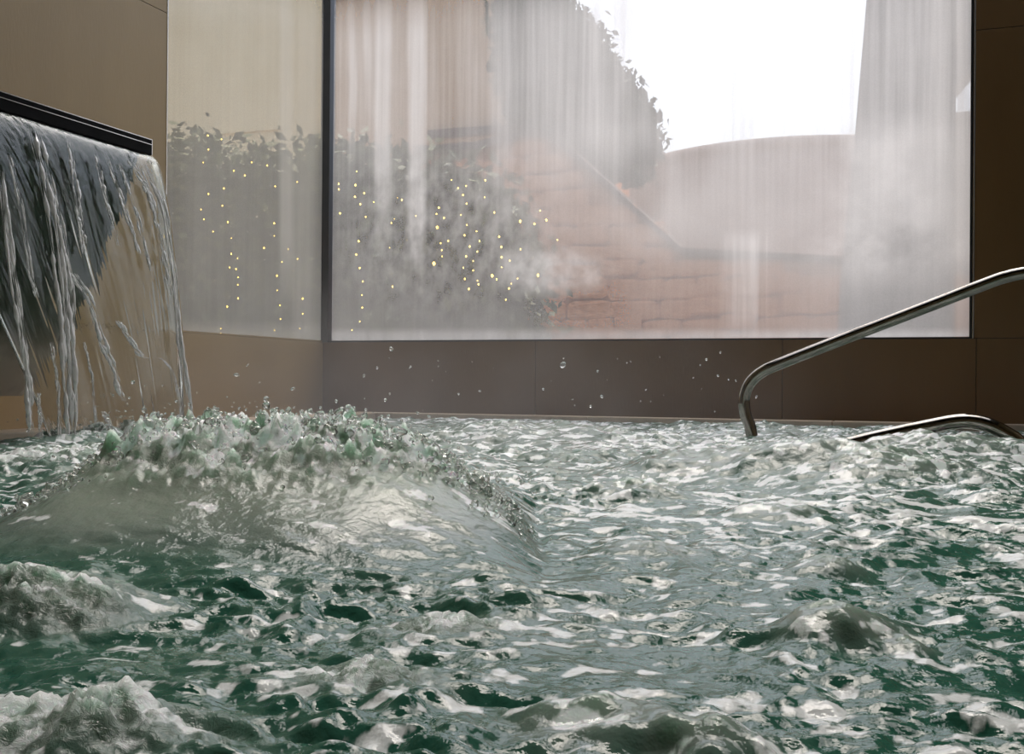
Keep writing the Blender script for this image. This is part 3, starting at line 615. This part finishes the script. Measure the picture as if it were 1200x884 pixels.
house('cream rendered house wall seen through the steamed left window', 0, 384, 14.7, M_CREAM, [(255, 330, 143, .04, .04, M_CREAM)], x0=-24)
house('tan rendered house wall behind the shrubs with string lights', 384, 612, 13.7, M_TAN, [(505, 600, 163, .10, .12, M_ROOF)], ztop=5.6)
# small gabled house between tree and round tower
y = 21.0; e = empty('house', (xz(735, 300, y)[0], y, ZG)); tag(e, 'small orange gabled house between the tree and the round tower', 'house')
g = [xz(690, 420, y), xz(773, 420, y), xz(773, 189, y), xz(742, 150, y), xz(690, 189, y)]
poly_prism('wall', [(g[0][0], ZG), (g[1][0], ZG), g[2], g[3], g[4]], y, y + 4, M_TERRA, e)
for s in (1, -1):
    p0 = g[3]; p1 = g[2] if s == 1 else g[4]; dx, dz = p1[0] - p0[0], p1[1] - p0[1]; k = 1.06
    p1 = (p0[0] + dx * k, p0[1] + dz * k)
    poly_prism('roof', [p0, p1, (p1[0], p1[1] + .10), (p0[0], p0[1] + .10)], y - .15, y + 4.1, M_ROOF, e)
# round tower
c = ony(935, 300, 17.5); R = 2.62; zt = ony(775, 212, 17.5)[2]
e = empty('round_tower', (c[0], 17.5, ZG)); tag(e, 'round terracotta tower with a flat rim behind the window', 'tower')
seg = 96; V = []; 
for z, rr in ((0, R), (zt - ZG - .12, R), (zt - ZG - .12, R + .05), (zt - ZG, R + .05), (zt - ZG, R - .2), (zt - ZG - .3, R - .2)):
    V.append([(rr * math.cos(2 * math.pi * k / seg), rr * math.sin(2 * math.pi * k / seg), z) for k in range(seg)])
V = np.array(V)
obj('wall', grid_me('wall', V[:2], closed_u=True), M_TOWER, e)
obj('rim', grid_me('rim', V[1:], closed_u=True, smooth=False), M_TOWER, e)
# sloping stone wall with separate stones
y = 10.2; e = empty('stone_wall', (xz(640, 300, y)[0], y, ZG)); tag(e, 'reddish stone garden wall whose top slopes down to the right', 'wall')
top = [(488, 181), (560, 176), (625, 160), (655, 170), (800, 300), (1200, 322)]
tx = [xz(px, py, y) for px, py in top]
poly_prism('core', [(tx[0][0], ZG)] + [(tx[-1][0], ZG)] + tx[::-1], y, y + .4, M_MORTAR, e)
for (p0, p1) in zip(tx[:-1], tx[1:]):
    poly_prism('coping', [p0, p1, (p1[0], p1[1] + .07), (p0[0], p0[1] + .07)], y - .08, y + .48, M_ROOF, e)
protos = []
for k in range(6):
    bm = bmesh.new(); bmesh.ops.create_cube(bm, size=1); bmesh.ops.bevel(bm, geom=bm.edges[:], offset=.16, segments=1, affect='EDGES')
    for v in bm.verts: v.co += Vector((random.uniform(-.05, .05), random.uniform(-.1, .1), random.uniform(-.05, .05)))
    me = bpy.data.meshes.new('stone'); bm.to_mesh(me); bm.free(); me.materials.append(M_STONE); protos.append(me)
txx, tzz = [p[0] for p in tx], [p[1] for p in tx]
z = ZG + .06; row = 0; cnt = 0
while z < 3 and cnt < 300:
    hgt = random.uniform(.15, .22); x = tx[0][0] + random.uniform(0, .1)
    while x < tx[-1][0] - .4:
        wd = random.uniform(.22, .48)
        if np.interp(x + wd / 2, txx, tzz) > z + hgt * .8 and z > -.1 and cnt < 300:
            o = bpy.data.objects.new('stone', random.choice(protos)); COL.objects.link(o); o.parent = e
            o.location = Vector((x + wd / 2, y - .01, z + hgt / 2 + random.uniform(-.03, .03))) - e.location; o.rotation_euler = (0, random.uniform(-.08, .08), 0); o.scale = (wd * 1.0, .07, hgt * .99); cnt += 1
        x += wd
    z += hgt
# leaning dark buttress and pale wall on the right
y = 9.0; e = empty('buttress', (xz(1060, 300, y)[0], y, ZG)); tag(e, 'tall dark grey buttress tapering upwards at the right of the window', 'buttress')
a0, a1, a2 = xz(1030, -170, y), xz(1000, 180, y), xz(984, 330, y)
poly_prism('shaft', [(a2[0] - .05, ZG), (xz(1119, 300, y)[0], ZG), (xz(1119, 300, y)[0], a0[1]), a0, a1, a2], y, y + .8, M_SLATE, e)
y = 12.0; e = empty('garden_wall', (xz(1140, 300, y)[0], y, ZG)); tag(e, 'pale garden wall at the right edge of the window', 'wall')
box('wall', xz(1105, 200, y)[0], xz(1260, 200, y)[0], y, y + .4, ZG, xz(1130, 136, y)[1], M_PALE, e)
box('coping', xz(1103, 200, y)[0], xz(1262, 200, y)[0], y - .05, y + .45, xz(1130, 136, y)[1], xz(1130, 132, y)[1], M_PALE, e)
y = 11.0; e = empty('lean_to_roof', (xz(1140, 100, y)[0], y, ZG)); tag(e, 'sloping pale grey roof edge above the garden wall', 'roof')
poly_prism('slab', [xz(1100, 126, y), xz(1260, -60, y), xz(1260, -120, y), xz(1100, -120, y)], y, y + .5, M_PALE, e)
xpost = xz(1250, 100, y)[0]; box('post', xpost - .1, xpost + .1, y + .1, y + .3, ZG, xz(1250, -50, y)[1], M_PALE, e)

def leaves(name, C, size, m, parent, nrm_up=.4):
    n = len(C); off = np.array(parent.location)
    d = rng.normal(size=(n, 3)); d /= np.linalg.norm(d, axis=1)[:, None]
    e2 = np.cross(d, rng.normal(size=(n, 3))); e2 /= np.linalg.norm(e2, axis=1)[:, None]; nn = np.cross(d, e2)
    s = size * (.6 + .8 * rng.random(n))[:, None]
    tip, base, l_, r_2 = C + d * s, C - d * s, C + e2 * s * .5 + nn * s * .15, C - e2 * s * .5 + nn * s * .15
    V = np.stack([base, r_2, tip, l_], 1).reshape(-1, 3) - off
    q_ = np.arange(4 * n).reshape(n, 4); o = obj(name, quads_me(name, V, q_, smooth=False), m, parent); o['kind'] = 'stuff'; return o
def clump(outline, y, depth, n, jit=.06):
    """points filling an outline (list of pixel corners) placed at distance y, with depth"""
    P = np.array([xz(px, py, y) for px, py in outline]); lo, hi = P.min(0), P.max(0); out_ = []
    while len(out_) < n:
        q_ = lo + rng.random((n, 2)) * (hi - lo); ins = np.zeros(n, bool); j = len(P) - 1
        for i in range(len(P)):
            c_ = ((P[i, 1] > q_[:, 1]) != (P[j, 1] > q_[:, 1])) & (q_[:, 0] < (P[j, 0] - P[i, 0]) * (q_[:, 1] - P[i, 1]) / (P[j, 1] - P[i, 1] + 1e-9) + P[i, 0]); ins ^= c_; j = i
        out_ += list(q_[ins])
    q_ = np.array(out_[:n]) + rng.normal(0, jit, (n, 2))
    return np.column_stack([q_[:, 0], y + rng.uniform(-.5, .5, n) * depth, q_[:, 1]])
# the tree
y = 12.0; bxy = xz(640, 300, y); e = empty('tree', (bxy[0], y, ZG)); tag(e, 'large leafy tree standing dark against the sky behind the stone wall', 'tree')
C = clump([(600, -60), (625, -40), (660, 12), (690, 22), (705, 60), (722, 72), (728, 92), (748, 118), (760, 138), (764, 160), (750, 172), (742, 196), (722, 205), (690, 195), (655, 178), (625, 165), (605, 90)], y, 2.0, 11000, .05)
leaves('foliage', C, .065, M_LEAF, e)
C = clump([(660, 12), (690, 18), (696, 40), (720, 75), (735, 95), (755, 115), (763, 133), (766, 152), (758, 160), (740, 120), (700, 70)], y, .8, 260, .10)
leaves('foliage', C, .06, M_LEAF, e)
me = tube_me('trunk', [(0, 0, 0), (.05, .05, 1.2), (-.02, 0, 2.4), (.1, .05, 3.6)], [.22, .18, .15, .07], 14); obj('trunk', me, M_BARK, e)
for dx, dz, x2, z2 in ((0, 1.8, .9, 3.0), (0, 2.2, -.7, 3.6), (0, 2.6, .6, 4.2)):
    obj('branch', tube_me('branch', [(dx, 0, dz), ((dx + x2) / 2, .1, (dz + z2) / 2 + .1), (x2, .1, z2)], [.09, .07, .03], 10), M_BARK, e)
# shrubs that carry the string lights
def shrub(label, outline, y, n):
    P = np.array([xz(px, py, y) for px, py in outline]); cx_ = P[:, 0].mean()
    e = empty('shrub', (cx_, y, ZG)); tag(e, label, 'shrub', 'dark shrubs hung with string lights')
    leaves('foliage', clump(outline, y, .9, int(n * 3.0), .10), .055, M_HEDGE, e)
    for k in range(3):
        x0_ = (k - 1) * .25; obj('stem', tube_me('stem', [(x0_ * .3, 0, 0), (x0_, .03, .6), (x0_ * 1.6, 0, 1.2)], [.04, .03, .012], 8), M_BARK, e)
shrub('wide dark shrub with string lights behind the left window', [(150, 250), (200, 165), (260, 172), (300, 190), (345, 180), (390, 185), (400, 480), (150, 480)], 8.6, 5200)
shrub('dark shrub with string lights just right of the corner post', [(372, 205), (395, 178), (430, 185), (470, 190), (492, 215), (500, 290), (495, 480), (372, 480)], 8.3, 3200)
shrub('rounded dark shrub with string lights in front of the stone wall', [(478, 230), (510, 200), (550, 205), (590, 235), (612, 290), (622, 350), (620, 480), (478, 480)], 8.0, 3200)
# string lights
LB = [(148,163),(192,175),(150,208),(133,250),(232,277),(290,250),(340,260),(268,292),(366,327),(437,313),(200,334),(150,352),(195,390),(126,402),(135,434),(213,443),(165,474),(224,495),(363,447),(363,488),(432,491),(330,527),(408,531),(224,546),(244,560),(388,572),(438,562),(219,590),(239,595),(423,603),(246,622),(372,617),(245,646),(372,664),(246,690),(381,712),(211,717),(455,691),(383,757),(455,740),(364,792),(446,787),(190,788),(190,805),(472,780),(480,824)]
LB = [(190 + u * .362, 100 + v * .362) for u, v in LB]
RB = [(152,3),(68,63),(68,88),(146,68),(144,124),(187,106),(232,148),(169,157),(194,217),(74,200),(450,82),(409,159),(344,125),(364,137),(430,213),(330,226),(315,245),(407,260),(328,303),(388,322),(308,361),(161,331),(150,394),(166,457),(181,520),(177,584),(178,643),(166,708),(130,748),(316,484),(320,544),(325,598),(333,632),(375,655),(265,683),(597,44),(627,82),(650,115),(752,125),(665,72),(755,45),(667,155),(537,174),(526,203),(561,222),(530,267),(581,330),(546,341),(551,373),(553,402),(514,436),(467,478),(460,567),(641,208),(669,255),(657,303),(714,285),(727,330),(682,356),(665,402),(717,380),(698,424),(698,468),(652,455),(659,508),(718,516),(723,533),(678,555),(787,493),(808,510),(830,358),(831,406),(870,422),(832,453),(820,310),(797,197),(919,238),(985,250),(1012,188),(1040,233),(920,369),(1093,325),(1002,491),(877,530),(866,553),(851,605),(906,506)]
BIG = {(144,124),(530,267),(514,436),(467,478),(460,567),(787,493),(919,238),(1002,491),(1040,233)}
RB = [(380 + u * .25, 200 + v * .25, 1.7 if (u, v) in BIG else 1.0) for u, v in RB]
LB = [(u, v, 1.0) for u, v in LB]
bm = bmesh.new(); bmesh.ops.create_icosphere(bm, subdivisions=1, radius=1); me_b = bpy.data.meshes.new('bulb'); bm.to_mesh(me_b); bm.free(); me_b.materials.append(M_BULB); me_b.shade_smooth()
def lights(label, B, y):
    B = sorted(B, key=lambda p: p[1]); path = [B.pop(0)]
    while B:
        j = min(range(len(B)), key=lambda i: (B[i][0] - path[-1][0]) ** 2 + (B[i][1] - path[-1][1]) ** 2); path.append(B.pop(j))
    P = [ony(px, py, y + random.uniform(-.08, .08)) for px, py, _ in path]
    e = empty('string_lights', tuple(P[-1])); tag(e, label, 'string lights', 'warm string lights in the garden shrubs')
    pts = []
    for a_, b_ in zip(P[:-1], P[1:]):
        pts.append(a_); pts.append((a_ + b_) / 2 + np.array((0, .01, -.02)))
    pts.append(P[-1])
    w_ = tube_me('wire', [tuple(p) for p in pts], .0022, 5); w_.transform(Matrix.Translation(-e.location)); obj('wire', w_, M_WIRE, e)
    for p, (_, _, s) in zip(P, path):
        o = bpy.data.objects.new('bulb', me_b); COL.objects.link(o); o.parent = e; o.location = Vector(tuple(p)) - e.location
        k = .0060 * s * random.uniform(.75, 1.25); o.scale = (k, k, k * 1.3)
lights('warm string lights hanging in the shrub behind the left window', LB, 7.95)
lights('warm string lights hanging in the shrub right of the corner post', [p for p in RB if p[0] < 500], 7.7)
lights('warm string lights scattered from the rounded shrub to the stone wall', [p for p in RB if p[0] >= 500], 7.4)

# ------------------------------------------------------------------ steam drifting over the pool
def m_steam():
    m, t, o = mat('steam'); tc = N(t, 'ShaderNodeTexCoord'); nz = N(t, 'ShaderNodeTexNoise', Scale=2.2, Detail=3.); L(t, tc.outputs['Object'], nz.inputs['Vector'])
    sx = N(t, 'ShaderNodeSeparateXYZ'); L(t, tc.outputs['Object'], sx.inputs[0])
    fz = N(t, 'ShaderNodeMapRange', interpolation_type='SMOOTHSTEP'); L(t, sx.outputs['Z'], fz.inputs['Value']); fz.inputs['From Min'].default_value = .75; fz.inputs['From Max'].default_value = .02
    fx = N(t, 'ShaderNodeMapRange', interpolation_type='SMOOTHSTEP'); L(t, sx.outputs['X'], fx.inputs['Value']); fx.inputs['From Min'].default_value = .1; fx.inputs['From Max'].default_value = -2.0
    fx.inputs['To Min'].default_value = .04
    a = N(t, 'ShaderNodeMath', operation='SUBTRACT', use_clamp=True); L(t, nz.outputs['Fac'], a.inputs[0]); a.inputs[1].default_value = .30
    b = N(t, 'ShaderNodeMath', operation='MULTIPLY'); L(t, a.outputs[0], b.inputs[0]); L(t, fz.outputs[0], b.inputs[1])
    b2 = N(t, 'ShaderNodeMath', operation='MULTIPLY'); L(t, b.outputs[0], b2.inputs[0]); L(t, fx.outputs[0], b2.inputs[1])
    c = N(t, 'ShaderNodeMath', operation='MULTIPLY'); L(t, b2.outputs[0], c.inputs[0]); c.inputs[1].default_value = .58
    v = N(t, 'ShaderNodeVolumeScatter', Anisotropy=.35); v.inputs[0].default_value = (.95, .95, .95, 1); L(t, c.outputs[0], v.inputs['Density'])
    L(t, v.outputs[0], o.inputs['Volume']); return m
st = box('steam', XL + .01, XR - .05, 2.6, YB - .005, .005, .80, m_steam())
tag(st, 'thin pale steam drifting over the far end of the pool', 'steam', kind='stuff')
